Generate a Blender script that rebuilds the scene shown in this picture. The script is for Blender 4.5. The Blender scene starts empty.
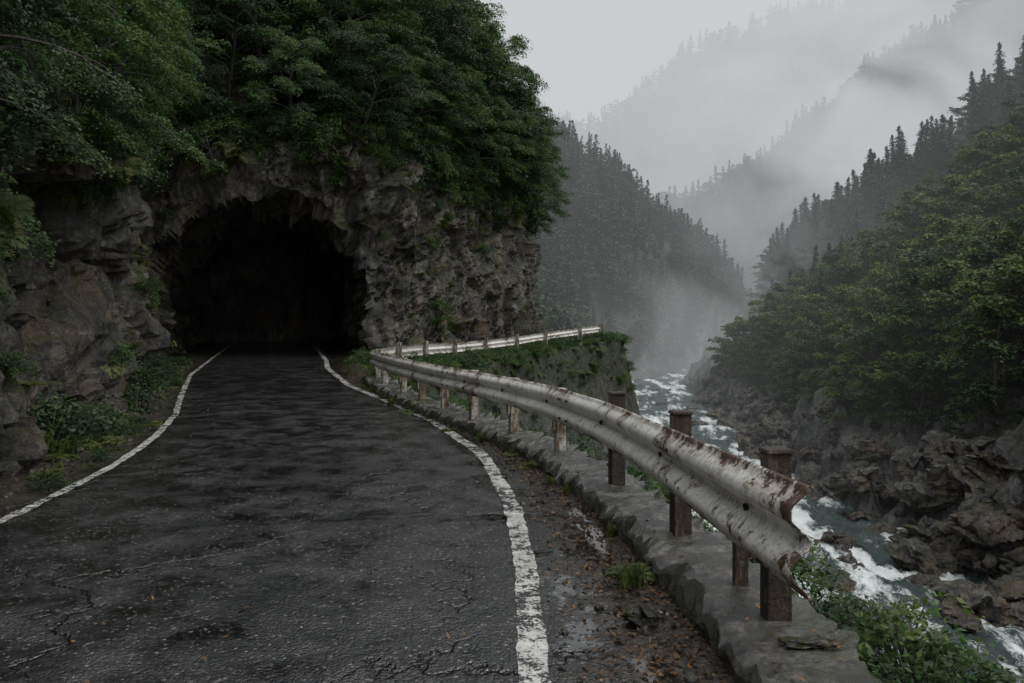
import bpy, math, numpy as np
from mathutils import Vector, Euler
rad=math.radians
scene=bpy.context.scene
RNG=np.random.default_rng(7)
# ------------------------------------------------------------------ noise
def _h(ix,iy,iz,k):
    n=(ix*73856093)^(iy*19349663)^(iz*83492791)^(k*26544357+1013)
    n=(n^(n>>13))*1274126177
    n=n&0x7fffffff
    n=(n^(n>>15))*2246822519 & 0x7fffffff
    return ((n^(n>>12))&0xffff)/65535.0
def vnoise(P,seed=0):
    P=np.asarray(P,float); i=np.floor(P).astype(np.int64); f=P-i; f=f*f*(3-2*f)
    r=0
    for dx in (0,1):
        for dy in (0,1):
            for dz in (0,1):
                w=(f[:,0] if dx else 1-f[:,0])*(f[:,1] if dy else 1-f[:,1])*(f[:,2] if dz else 1-f[:,2])
                r=r+w*_h(i[:,0]+dx,i[:,1]+dy,i[:,2]+dz,seed)
    return r*2-1
def fbm(P,oct=4,seed=0,gain=.5):
    a=1;s=0;P=np.asarray(P,float)
    for o in range(oct):
        s=s+a*vnoise(P*(2.03**o)+o*17.3,seed+o); a*=gain
    return s
def facet(P,size,seed,A,B):
    q=np.asarray(P,float)/size; i=np.floor(q).astype(np.int64)
    best=np.full(len(q),1e9); val=np.zeros(len(q))
    for dx in (-1,0,1):
        for dy in (-1,0,1):
            for dz in (-1,0,1):
                cx,cy,cz=i[:,0]+dx,i[:,1]+dy,i[:,2]+dz
                px=cx+_h(cx,cy,cz,seed+1);py=cy+_h(cx,cy,cz,seed+2);pz=cz+_h(cx,cy,cz,seed+3)
                ex,ey,ez=q[:,0]-px,q[:,1]-py,q[:,2]-pz
                d=ex*ex+ey*ey+ez*ez
                v=A*(_h(cx,cy,cz,seed+4)*2-1)+B*size*(ex*(_h(cx,cy,cz,seed+5)*2-1)+ey*(_h(cx,cy,cz,seed+6)*2-1)+ez*(_h(cx,cy,cz,seed+7)*2-1))*2
                m=d<best; best=np.where(m,d,best); val=np.where(m,v,val)
    return val
# ------------------------------------------------------------------ mesh helper
def make_mesh(name,V,F,mats,midx=None,smooth=False,attrs=None,vattrs=None):
    V=np.asarray(V,np.float32);F=np.asarray(F,np.int32)
    me=bpy.data.meshes.new(name); n=F.shape[1]
    me.vertices.add(len(V)); me.vertices.foreach_set('co',V.ravel())
    me.loops.add(F.size); me.loops.foreach_set('vertex_index',F.ravel())
    me.polygons.add(len(F)); me.polygons.foreach_set('loop_start',np.arange(len(F),dtype=np.int32)*n)
    me.polygons.foreach_set('loop_total',np.full(len(F),n,np.int32))
    for m in mats: me.materials.append(m)
    if midx is not None: me.polygons.foreach_set('material_index',np.asarray(midx,np.int32))
    me.polygons.foreach_set('use_smooth',np.full(len(F),smooth,bool))
    for k,v in (attrs or {}).items():
        a=me.attributes.new(k,'FLOAT','POINT'); a.data.foreach_set('value',np.asarray(v,np.float32))
    me.update(calc_edges=True); me.validate()
    return me
def add_obj(name,me,parent=None,loc=(0,0,0)):
    o=bpy.data.objects.new(name,me); scene.collection.objects.link(o); o.location=loc
    if parent: o.parent=parent
    return o
def grid_faces(nu,nv):
    i=np.arange(nu-1)[:,None]*nv+np.arange(nv-1)[None,:]
    i=i.ravel(); return np.stack([i,i+nv,i+nv+1,i+1],1)
class Geo:
    def __init__(s): s.V=[];s.F=[];s.M=[];s.T=[];s.n=0
    def add(s,V,F,m=0,t=.5):
        V=np.asarray(V,float);F=np.asarray(F,int)
        s.V.append(V);s.F.append(F+s.n);s.M.append(np.full(len(F),m));s.n+=len(V)
        s.T.append(np.broadcast_to(np.asarray(t,float),(len(V),)).copy())
    def mesh(s,name,mats,smooth=False):
        return make_mesh(name,np.concatenate(s.V),np.concatenate(s.F),mats,np.concatenate(s.M),smooth,{'tint':np.concatenate(s.T)})
def tube(P,R,k=6):
    P=np.asarray(P,float);n=len(P);T=np.gradient(P,axis=0);T/=np.linalg.norm(T,axis=1)[:,None]+1e-9
    up=np.where(np.abs(T[:,2:3])>.9,np.array([[1.,0,0]]),np.array([[0,0,1.]]))
    U=np.cross(T,up);U/=np.linalg.norm(U,axis=1)[:,None]+1e-9;W=np.cross(T,U)
    a=np.arange(k)*2*math.pi/k
    V=P[:,None,:]+np.asarray(R)[:,None,None]*(np.cos(a)[None,:,None]*U[:,None,:]+np.sin(a)[None,:,None]*W[:,None,:])
    i=np.arange(n-1)[:,None]*k+np.arange(k)[None,:];j=np.arange(n-1)[:,None]*k+((np.arange(k)+1)%k)[None,:]
    i=i.ravel();j=j.ravel()
    return V.reshape(-1,3),np.stack([i,j,j+k,i+k],1)
def leafquads(P,N,L,W,rng,D=None):
    n=len(P);r=rng.normal(size=(n,3)) if D is None else D
    N=N/(np.linalg.norm(N,axis=1)[:,None]+1e-9)
    T=r-(r*N).sum(1)[:,None]*N;T/=np.linalg.norm(T,axis=1)[:,None]+1e-9;B=np.cross(N,T)
    L=np.broadcast_to(L,(n,))[:,None];W=np.broadcast_to(W,(n,))[:,None]
    V=np.stack([P-T*L*.5,P+B*W*.5-T*L*.08,P+T*L*.5,P-B*W*.5-T*L*.08],1).reshape(-1,3)
    return V,np.arange(4*n).reshape(-1,4)
def box(cx,cy,cz,sx,sy,sz,ang=0,taper=1,bev=0):
    c,s=math.cos(ang),math.sin(ang);V=[]
    pr=[(-1,-1),(1,-1),(1,1),(-1,1)]
    for z,k in ((-.5,1),(.5,taper)):
        for a,b in pr:
            x=a*sx/2*k;y=b*sy/2*k;V.append((cx+x*c-y*s,cy+x*s+y*c,cz+z*sz))
    return V,[(0,3,2,1),(4,5,6,7),(0,1,5,4),(1,2,6,5),(2,3,7,6),(3,0,4,7)]
# ------------------------------------------------------------------ node helper
class Mat:
    def __init__(s,name):
        s.m=bpy.data.materials.new(name);s.m.use_nodes=True;s.nt=s.m.node_tree;s.nt.nodes.clear()
        s.out=s.n('ShaderNodeOutputMaterial')
    def n(s,t,**k):
        nd=s.nt.nodes.new(t)
        for a,b in k.items(): setattr(nd,a,b)
        return nd
    def l(s,a,b): s.nt.links.new(a,b)
    def setin(s,nd,key,v):
        i=nd.inputs[key]
        if isinstance(v,bpy.types.NodeSocket): s.l(v,i)
        else: i.default_value=v
    def coord(s,kind='Object',scale=(1,1,1),rot=(0,0,0)):
        t=s.n('ShaderNodeTexCoord');m=s.n('ShaderNodeMapping');s.l(t.outputs[kind],m.inputs[0])
        m.inputs['Scale'].default_value=scale;m.inputs['Rotation'].default_value=rot;return m.outputs[0]
    def noise(s,vec,scale,detail=4,rough=.55,dist=0):
        n=s.n('ShaderNodeTexNoise');s.l(vec,n.inputs['Vector']);n.inputs['Scale'].default_value=scale
        n.inputs['Detail'].default_value=detail;n.inputs['Roughness'].default_value=rough;n.inputs['Distortion'].default_value=dist
        return n.outputs['Fac']
    def vor(s,vec,scale,feature='F1',out='Distance'):
        n=s.n('ShaderNodeTexVoronoi',feature=feature);s.l(vec,n.inputs['Vector']);n.inputs['Scale'].default_value=scale
        return n.outputs[out]
    def ramp(s,fac,stops):
        r=s.n('ShaderNodeValToRGB');s.l(fac,r.inputs[0]);e=r.color_ramp.elements
        while len(e)<len(stops): e.new(.5)
        for el,(p,c) in zip(e,stops):
            el.position=p;el.color=(c,c,c,1) if isinstance(c,(int,float)) else (*c,1)
        return r.outputs[0]
    def math(s,op,a,b=0,c=None):
        n=s.n('ShaderNodeMath',operation=op);s.setin(n,0,a);s.setin(n,1,b)
        if c is not None: s.setin(n,2,c)
        return n.outputs[0]
    def mix(s,f,a,b,mode='MIX'):
        n=s.n('ShaderNodeMix',data_type='RGBA',blend_type=mode);s.setin(n,0,f)
        s.setin(n,6,a if not isinstance(a,tuple) else (*a,1));s.setin(n,7,b if not isinstance(b,tuple) else (*b,1));return n.outputs[2]
    def attr(s,name):
        a=s.n('ShaderNodeAttribute');a.attribute_name=name;return a.outputs['Fac']
    def bump(s,h,strength,dist,nrm=None):
        b=s.n('ShaderNodeBump');s.l(h,b.inputs['Height']);s.setin(b,'Strength',strength);b.inputs['Distance'].default_value=dist
        if nrm is not None:s.l(nrm,b.inputs['Normal'])
        return b.outputs[0]
    def bsdf(s,col,rough,nrm=None,spec=.5,metal=0):
        p=s.n('ShaderNodeBsdfPrincipled');s.setin(p,'Base Color',col if not isinstance(col,tuple) else (*col,1));s.setin(p,'Roughness',rough)
        s.setin(p,'Specular IOR Level',spec);s.setin(p,'Metallic',metal)
        if nrm is not None:s.l(nrm,p.inputs['Normal'])
        s.last=p
        return p.outputs[0]
    def end(s,sh): s.l(sh,s.out.inputs[0]);return s.m

def rock_mat(name,moss=.5,lo=(.018,.017,.016),hi=(.42,.38,.33),sc=1.,kind='Object'):
    m=Mat(name);v=m.coord(kind);vs=m.coord(kind,scale=(1,1,.4),rot=(.35,.25,0))
    n1=m.noise(v,.45*sc,5,.6,.8);n2=m.noise(vs,2.2*sc,8,.72,.7);n3=m.noise(v,13*sc,6,.75)
    f=m.math('ADD',m.math('MULTIPLY',n1,.45),m.math('MULTIPLY',n2,.55))
    c=m.ramp(f,[(.38,lo),(.46,(.060,.056,.050)),(.53,(.16,.147,.129)),(.63,hi)])
    c=m.mix(m.ramp(m.noise(v,.9*sc,5,.65),[(.48,0.),(.62,.7)]),c,m.mix(n3,(.07,.045,.025),(.30,.205,.12)))
    c=m.mix(m.ramp(m.noise(v,4.5*sc,6,.75),[(.58,0.),(.68,.55)]),c,(.38,.38,.35))
    st=m.noise(m.coord(kind,scale=(1.6,1.6,.16)),1.3*sc,5,.6,.4);c=m.mix(m.ramp(st,[(.56,0.),(.67,.78)]),c,(.014,.014,.014))
    c=m.mix(m.ramp(n3,[(.36,.8),(.52,0.)]),c,(.012,.012,.012))
    g=m.n('ShaderNodeNewGeometry');sx=m.n('ShaderNodeSeparateXYZ');m.l(g.outputs['Normal'],sx.inputs[0])
    up=m.math('ADD',sx.outputs['Z'],m.math('MULTIPLY',m.math('SUBTRACT',n1,.5),2.4))
    mf=m.ramp(up,[(max(.0,.85-moss),0.),(min(1,1.15-moss),.92)])
    mc=m.ramp(n3,[(.35,(.014,.026,.008)),(.7,(.075,.10,.02))])
    c=m.mix(mf,c,mc)
    rg=m.mix(m.ramp(st,[(.5,0.),(.64,1.)]),m.ramp(n2,[(.35,.18),(.65,.5)]),(.1,.1,.1));rg=m.mix(mf,rg,(.85,.85,.85))
    b=m.bump(n2,1.,.35);b=m.bump(n3,1.,.09,b)
    return m.end(m.bsdf(c,rg,b,.55))
def leaf_mat(name,cols,trans=.25,spec=.25):
    m=Mat(name);t=m.attr('tint');oi=m.n('ShaderNodeObjectInfo')
    f=m.math('ADD',m.math('MULTIPLY',t,.7),m.math('MULTIPLY',oi.outputs['Random'],.3))
    c=m.ramp(f,[(0.,cols[0]),(.5,cols[1]),(1.,cols[2])])
    p=m.bsdf(c,.5,None,spec)
    if trans<=0: return m.end(p)
    tr=m.n('ShaderNodeBsdfTranslucent');m.l(m.mix(1.,c,(1.4,1.6,.85),'MULTIPLY'),tr.inputs[0])
    mx=m.n('ShaderNodeMixShader');mx.inputs[0].default_value=trans;m.l(p,mx.inputs[1]);m.l(tr.outputs[0],mx.inputs[2])
    return m.end(mx.outputs[0])
M_rock=rock_mat('wet_rock',.38)
M_bould=rock_mat('river_rock',-.1,(.02,.021,.022),(.24,.24,.23),1.2)
M_leaf=leaf_mat('maple_leaves',[(.018,.040,.014),(.050,.094,.029),(.12,.175,.054)],.3)
M_leafD=leaf_mat('dark_leaves',[(.012,.027,.011),(.030,.058,.021),(.065,.10,.036)])
M_leafH=leaf_mat('hill_leaves',[(.030,.050,.017),(.082,.115,.032),(.18,.205,.062)],.25)
M_con=leaf_mat('conifer_needles',[(.008,.020,.011),(.020,.040,.020),(.038,.062,.030)],0)
M_far=leaf_mat('distant_leaves',[(.018,.038,.014),(.036,.070,.022),(.065,.105,.032)],0)
M_dry=leaf_mat('dead_leaves',[(.03,.018,.010),(.10,.052,.024),(.28,.15,.055)],.05)
M_grass=leaf_mat('grass_blades',[(.028,.042,.012),(.060,.088,.023),(.13,.14,.045)])
def bark():
    m=Mat('bark');v=m.coord('Object',(4,4,1));n=m.noise(v,3,6,.65)
    return m.end(m.bsdf(m.ramp(n,[(.3,(.014,.012,.010)),(.7,(.08,.07,.06))]),.7,m.bump(n,.6,.03)))
M_bark=bark()
# ------------------------------------------------------------------ layout curves (world metres)
Ly=[-8,3,6.38,7.43,8.73,10.57,12.9,15.9,20.8,28.2,70];Lx=[-3.9,-4.05,-4.1,-4.2,-4.35,-4.75,-5.45,-6.6,-8.4,-10.6,-22.7]
Ry=[-8,3.66,5,6.77,9.33,12.3,15,18,23.3,27,70];Rx=[.15,.1,.1,.02,-.33,-1.25,-2.4,-3.7,-5.4,-6.3,-18.6]
def sm(ys,xs):
    g=np.linspace(ys[0],ys[-1],1600);x=np.interp(g,ys,xs);k=int(1.6/(g[1]-g[0]))|1
    w=np.hanning(k+2);w/=w.sum();xp=np.pad(x,(len(w)//2,),mode='edge')
    return g,np.convolve(xp,w,'valid')[:len(g)]
gL,sL=sm(Ly,Lx);gR,sR=sm(Ry,Rx)
Lf=lambda y:np.interp(y,gL,sL);Rf=lambda y:np.interp(y,gR,sR)
posts=[(-4.2,1.5),(-1.5,1.45),(1.9,1.38),(4.06,1.33),(5.6,1.17),(7.19,.93),(8.98,.52),(10.3,.0),(11.65,-.58),(12.8,-1.1),(14,-1.6),(15.3,-2.1),(17.2,-2.75),(18.6,-3.15)]
py_=[p[0] for p in posts];px_=[p[1] for p in posts]
gP,sP=sm([-12]+py_+[19.5],[1.55]+px_+[-3.4])
Pf=lambda y:np.interp(y,gP,sP)
rail2=[(18.6,-3.15,.0),(22,-3.15,-.08),(26,-2.84,-.2),(29,-2.1,-.28),(32,-1.08,-.30),(35,.2,-.26),(38,1.6,-.16),(41,3.5,.0),(43.2,4.9,.1)]
edy=[-12,1.9,4.06,5.6,7.19,8.98,10.3,11.65,12.8,14,15.3,17.2,18.6,22,26,29,32,35,38,41,43.2,46,50,56,64,80,100,130]
edx=[1.85,1.75,1.7,1.52,1.28,.86,.33,-.25,-.77,-1.27,-1.77,-2.4,-2.7,-2.6,-2.2,-1.5,-.4,.9,2.3,4.3,5.7,6.4,6.2,5.2,3,1,0,0]
Ed=lambda y:np.interp(y,edy,edx)
xr=lambda y:np.interp(y,[-60,70,115,150,200,250,340,600],[17.5,17.8,23.5,26.5,52,92,130,230])
hw=lambda y:np.interp(y,[0,90,130,400],[5.8,4.9,3.8,5])
def sst(a,b,x):
    t=np.clip((x-a)/(b-a),0,1);return t*t*(3-2*t)
def terrain(x,y,detail=True):
    x=np.asarray(x,float);y=np.asarray(y,float);P=np.stack([x,y,0*x],1)
    XR=xr(y);HW=hw(y);xl=XR-HW;xR=XR+HW;e=Ed(y)
    pl=-.03+np.interp(y,[18.6,22,26,32,38,43,50],[0,-.06,-.18,-.28,-.14,.1,.2])*sst(-6,-3,x)*(y>18.6)
    t=np.clip((x-e)/np.maximum(xl-e,2),0,1)
    left=pl+(-13.3-pl)*(1-(1-t)**2.3)
    up=np.clip((xl-9-x),0,200)*1.25-11.5
    wl=sst(56,75,y);left=left*(1-wl)+wl*np.where(x<xl-9,np.minimum(up,75+fbm(P/60,3,5)*15),-13+1.5*np.clip((xl-x)/9,0,1))
    left=np.where(y>160,np.minimum(left,60*np.clip(1-(x-10)/60,0,1)-13),left)
    pE=np.interp(x,[-200,-60,15,27,43,58,69,80,95],[140,96,50,44,33,22,11,-4,-13])
    fr=np.clip(1-(250-y)/88,0,1)**.75*(y<=250)+np.clip(1-(y-250)/120,0,1)*(y>250)
    E=-13+(pE+13)*fr+fbm(P/28,3,9)*5*fr
    E=np.minimum(E,-12.5+1.8*np.clip(xl-x,0,500))
    left=np.maximum(left,E)
    left=np.where(x<xl,left,-13.6)
    k=np.interp(y,[-60,30,60,100,124,140,165,190,230,300,420],[.72,.75,.76,.80,.52,.5,.84,.6,.28,.2,.2])
    d=x-xR
    d0=x-np.interp(y,[-60,70,115,150,200,260],[23.1,22.9,27.7,30.5,36,45])
    bank=-13.2+np.clip(d,0,4.5)*1.05
    right=bank+np.minimum(np.clip(d0-4.5,0,1000)*k,np.clip(d-3,0,1000)*1.9)+fbm(P/22,3,2)*np.clip(d/14,0,1)*3.2
    right=np.where(x>xR,np.minimum(right,130),-13.6)
    h=np.where(x<XR,left,right)
    C=np.interp(x,[-100,60,101,134,155,199,277,500],[30,38,54,77,96,126,180,240])
    ce=np.exp(-((y-430)/80)**2)
    C=-13+(C+13)*ce+fbm(P/40,4,12)*9*ce
    D=np.interp(x,[-600,-200,48,129,189,249,340,440,900],[150,170,188,215,240,262,292,330,420])
    gd=np.exp(-((y-800)/150)**2);D=-13+(D+13)*gd+fbm(P/90,4,14)*25*gd
    h=np.maximum(h,np.where(y>300,C,-99));h=np.maximum(h,np.where(y>520,D,-99))
    if detail:
        rk=np.clip(np.where(x<XR,sst(0.1,1.2,x-e)*(y<140)*(1-sst(xl-1.2,xl+.3,x)),sst(-.2,1.4,d)*(1-sst(7,13,d))*(y<180)),0,1)
        m=rk>0.01
        if m.any():
            Q=np.stack([x[m],y[m],h[m]],1)
            amp=rk[m]*np.clip(np.minimum(np.abs(x[m]-e[m])*.5,1),0,1)
            dz=facet(Q,3.0,40,.55,.25)+facet(Q,1.2,50,.22,.2)+fbm(Q/2.4,4,3)*.5
            h=h.copy();h[m]+=amp*dz
    return h
def warp(pieces):
    out=[]
    for a,b,s0,s1 in pieces:
        v=a
        while v<b:
            t=(v-a)/(b-a);out.append(v);v+=s0+(s1-s0)*t
    out.append(pieces[-1][1]);return np.array(out)
X=warp([(-700,-60,60,12),(-60,-6,6,1),(-6,8,.28,.28),(8,34,.36,.36),(34,130,.8,4),(130,300,4,12),(300,1400,15,90)])
Y=warp([(-80,-2,10,.8),(-2,52,.4,.36),(52,130,.45,.9),(130,320,1.8,4),(320,900,6,20),(900,2200,30,200)])
gx,gy=np.meshgrid(X,Y,indexing='ij');gz=terrain(gx.ravel(),gy.ravel())
def ground_mat():
    m=Mat('ground_soil_rock');v=m.coord('Object')
    g=m.n('ShaderNodeNewGeometry');sx=m.n('ShaderNodeSeparateXYZ');m.l(g.outputs['Normal'],sx.inputs[0])
    po=m.n('ShaderNodeSeparateXYZ');m.l(g.outputs['Position'],po.inputs[0])
    n1=m.noise(v,.7,6,.65,.5);n2=m.noise(v,4,6,.7);n3=m.noise(v,25,3,.7)
    rock=m.ramp(m.math('ADD',m.math('MULTIPLY',n1,.5),m.math('MULTIPLY',n2,.5)),[(.38,(.016,.017,.017)),(.5,(.055,.055,.052)),(.64,(.23,.22,.20))])
    soil=m.ramp(n2,[(.35,(.014,.017,.008)),(.55,(.028,.035,.014)),(.75,(.05,.055,.024))])
    lit=m.ramp(n3,[(.3,(.015,.012,.009)),(.7,(.06,.045,.03))])
    flat=m.ramp(m.math('ADD',sx.outputs['Z'],m.math('MULTIPLY',m.math('SUBTRACT',n1,.5),.7)),[(.6,0.),(.8,1.)])
    low=m.ramp(m.math('MULTIPLY_ADD',po.outputs['Z'],.1,1.5),[(.55,0.),(.85,1.)])
    high=m.ramp(m.math('MULTIPLY_ADD',po.outputs['Z'],.1,.8),[(.3,0.),(.7,1.)])
    c=m.mix(m.math('MAXIMUM',m.math('MULTIPLY',flat,low),high),rock,soil)
    nearr=m.math('MULTIPLY',m.ramp(m.math('MULTIPLY_ADD',po.outputs['Z'],1.,1.),[(.6,0.),(.9,1.)]),m.ramp(m.math('MULTIPLY',po.outputs['Y'],.01),[(.16,1.),(.24,0.)]))
    c=m.mix(nearr,c,lit)
    b=m.bump(n1,.8,.5);b=m.bump(n2,.9,.15,b);b=m.bump(n3,.6,.02,b)
    return m.end(m.bsdf(c,m.ramp(n2,[(.3,.25),(.7,.7)]),b,.5))
add_obj('ground',make_mesh('ground',np.stack([gx.ravel(),gy.ravel(),gz],1),grid_faces(len(X),len(Y)),[ground_mat()],smooth=False))
# ------------------------------------------------------------------ road
kin=lambda y:Pf(y)-.32
def redge(y): return np.where(y<8,kin(y),np.minimum(kin(y),Rf(y)+np.interp(y,[8,12,30],[1.2,1.2,.9])))
ys=np.concatenate([np.arange(-8,30,.15),np.arange(30,48,.6)]);nc=60
c=np.linspace(0,1,nc);lx=Lf(ys)-.5-.12*fbm(np.stack([ys*0,ys*1.3,ys*0],1),3,4);rx=redge(ys)+np.where(ys>13,.1*fbm(np.stack([ys*0,ys*1.9,ys*0],1),3,6),0)
rxx=lx[:,None]+(rx-lx)[:,None]*c[None,:]
dR=rxx-Rf(ys)[:,None];dL=rxx-Lf(ys)[:,None]
V=np.stack([rxx.ravel(),np.repeat(ys,nc),np.zeros(rxx.size)],1)
def road_mat():
    m=Mat('wet_asphalt');v=m.coord('Object')
    dr=m.attr('dright');dl=m.attr('dleft')
    big=m.noise(m.coord('Object',(1.3,.6,1)),.6,5,.6,.6);mid=m.noise(v,2.2,7,.72,.3);fine=m.noise(v,34,5,.8)
    agg_glint=m.n('ShaderNodeTexVoronoi');m.l(v,agg_glint.inputs['Vector']);agg_glint.inputs['Scale'].default_value=62
    sepc=m.n('ShaderNodeSeparateColor');m.l(agg_glint.outputs['Color'],sepc.inputs[0])
    c=m.ramp(mid,[(.34,(.005,.005,.0055)),(.5,(.014,.014,.015)),(.66,(.036,.035,.034))])
    c=m.mix(m.ramp(sepc.outputs[0],[(.6,0.),(.9,.9)]),c,m.ramp(sepc.outputs[1],[(0.,(.006,.006,.006)),(.6,(.03,.029,.028)),(.85,(.08,.077,.073)),(1.,(.20,.195,.185))]))  # pale aggregate grains; their colour also imitates sparkle on the wet surface
    c=m.mix(m.ramp(m.noise(v,.35,2,.4,1.5),[(.56,0.),(.575,.5)]),c,(.006,.006,.007))
    dv=m.n('ShaderNodeVectorMath',operation='ADD');nv=m.n('ShaderNodeTexNoise');nv.inputs['Scale'].default_value=2.5;nv.inputs['Detail'].default_value=6
    m.l(v,nv.inputs['Vector']);m.l(v,dv.inputs[0]);m.l(nv.outputs['Color'],dv.inputs[1])
    n=m.n('ShaderNodeTexVoronoi',feature='DISTANCE_TO_EDGE');m.l(dv.outputs[0],n.inputs['Vector']);n.inputs['Scale'].default_value=.42
    crk=m.math('MULTIPLY',m.ramp(n.outputs['Distance'],[(0.,1.),(.011,0.)]),m.ramp(m.noise(v,.5,2),[(.42,0.),(.52,1.)]))
    c=m.mix(crk,c,(.003,.003,.003))
    dirt=m.math('ADD',m.ramp(m.math('MULTIPLY_ADD',dr,.5,m.math('MULTIPLY',m.math('SUBTRACT',mid,.5),.9)),[(.12,0.),(.32,.9)]),
                m.ramp(m.math('MULTIPLY_ADD',dl,-1.,m.math('MULTIPLY',m.math('SUBTRACT',mid,.5),.9)),[(.0,0.),(.3,.9)]))
    dc=m.ramp(m.noise(v,18,6,.7),[(.34,(.007,.0055,.0045)),(.5,(.028,.020,.014)),(.68,(.11,.08,.055))])
    c=m.mix(dirt,c,dc)
    # standing water collects along the right edge line
    win=m.ramp(m.math('MULTIPLY_ADD',dr,.5,.5),[(.26,0.),(.46,1.),(.80,1.),(.97,0.)])
    wn=m.math('ADD',m.math('MULTIPLY',big,.5),m.math('MULTIPLY',mid,.5))
    wn=m.math('SUBTRACT',wn,m.math('MULTIPLY',win,.135))
    wet=m.ramp(wn,[(.325,0.),(.38,1.)])
    rg=m.mix(wet,(.03,.03,.03),m.ramp(mid,[(.38,.05),(.62,.25)]))
    h=m.math('ADD',m.math('MULTIPLY',fine,.8),m.math('MULTIPLY',m.math('SUBTRACT',1.,agg_glint.outputs['Distance']),.8))
    b=m.bump(h,m.math('MULTIPLY',wet,m.ramp(mid,[(.38,.15),(.62,.8)])),.018)
    b=m.bump(mid,m.math('MULTIPLY_ADD',wet,.32,.02),.06,b);b=m.bump(m.math('SUBTRACT',1.,crk),.7,.03,b);b=m.bump(m.noise(v,20,4,.7),m.math('MULTIPLY',m.math('MULTIPLY',dirt,wet),.8),.03,b)
    return m.end(m.bsdf(c,rg,b,1.))
add_obj('road',make_mesh('road',V,grid_faces(len(ys),nc),[road_mat()],attrs={'dright':dR.ravel(),'dleft':dL.ravel()}))
def paint_mat():
    m=Mat('worn_road_paint');v=m.coord('Object')
    n=m.noise(v,7,8,.78);f=m.noise(v,50,4,.75);g=m.noise(v,1.2,3)
    c=m.ramp(m.noise(v,5,5,.7),[(.3,(.26,.255,.24)),(.6,(.60,.59,.56))])
    k=m.math('ADD',m.math('MULTIPLY',n,.5),m.math('ADD',m.math('MULTIPLY',f,.3),m.math('MULTIPLY',g,.2)))
    wear=m.ramp(k,[(.475,1.),(.505,0.)])
    c=m.mix(wear,c,(.02,.02,.021))
    return m.end(m.bsdf(c,m.ramp(n,[(.3,.10),(.7,.35)]),m.bump(f,.6,.012),.6))
M_paint=paint_mat()
def stripe(name,f,y0,y1,w,z=.005):
    yy=np.arange(y0,y1,.04);x=f(yy);tx=np.gradient(x,yy);nl=np.sqrt(1+tx*tx)
    O=lambda s:.010*fbm(np.stack([yy*6,yy*0+s,yy*0],1),4,3,.7)
    a=np.stack([x-(w/2+O(1))/nl,yy+(w/2)*tx/nl,yy*0+z],1);b=np.stack([x+(w/2+O(9))/nl,yy-(w/2)*tx/nl,yy*0+z],1)
    VV=np.stack([a,b],1).reshape(-1,3);add_obj(name,make_mesh(name,VV,grid_faces(len(yy),2),[M_paint]))
stripe('road_edge_line',Rf,-6,40,.145);stripe('road_edge_line',Lf,-6,40,.10)
# ------------------------------------------------------------------ concrete kerb under the rail
def kerb():
    yy=np.arange(-7,18.9,.05);x=Pf(yy);tx=np.gradient(x,yy);nl=np.sqrt(1+tx*tx);N=np.stack([1/nl,-tx/nl],1)
    prof=[(-.32,-.10),(-.325,.03),(-.32,.09),(-.295,.12),(-.24,.13),(-.18,.13),(-.12,.13),(-.06,.13),(0,.13),(.06,.13),(.12,.13),(.18,.13),(.23,.128),(.27,.11),(.29,.07),(.30,-.2),(.31,-.7),(.2,-1.1)]
    n=len(yy);V=np.zeros((n,len(prof),3))
    for j,(u,z) in enumerate(prof):
        V[:,j,0]=x+N[:,0]*u;V[:,j,1]=yy+N[:,1]*u;V[:,j,2]=z
    W=V.reshape(-1,3);e=facet(W,.2,70,.014,.09)+fbm(W*6,4,8,.7)*.012
    edge=np.tile([0,.9,1.6,2.0,.9,.6,.5,.5,.5,.5,.5,.6,.9,2.0,1.9,1.5,1,1],n)
    W[:,2]+=e*edge*1.1;W[:,0]+=e*edge
    jm=np.repeat((np.abs(((yy+50)/1.6)%1-.5)<.02),len(prof));W[jm,2]-=.025
    m=Mat('wet_concrete');v=m.coord('Object');a=m.noise(v,5.5,8,.75,.4);b2=m.noise(v,30,6,.8);a0_=m.noise(v,1.3,4,.6)
    c=m.ramp(a,[(.36,(.008,.0075,.007)),(.48,(.035,.032,.028)),(.58,(.09,.083,.073)),(.68,(.22,.205,.18))])
    c=m.mix(m.ramp(b2,[(.40,.8),(.56,0.)]),c,(.008,.007,.006))
    c=m.mix(m.ramp(a0_,[(.46,0.),(.60,.75)]),c,m.mix(b2,(.010,.015,.005),(.06,.07,.022)))
    b=m.bump(a,.6,.04);b=m.bump(b2,.6,.02,b)
    mm=m.end(m.bsdf(c,m.ramp(a,[(.43,.04),(.58,.34)]),b,.9))
    add_obj('kerb',make_mesh('kerb',W,grid_faces(n,len(prof)),[mm],smooth=False));return mm
M_conc=kerb()
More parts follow.
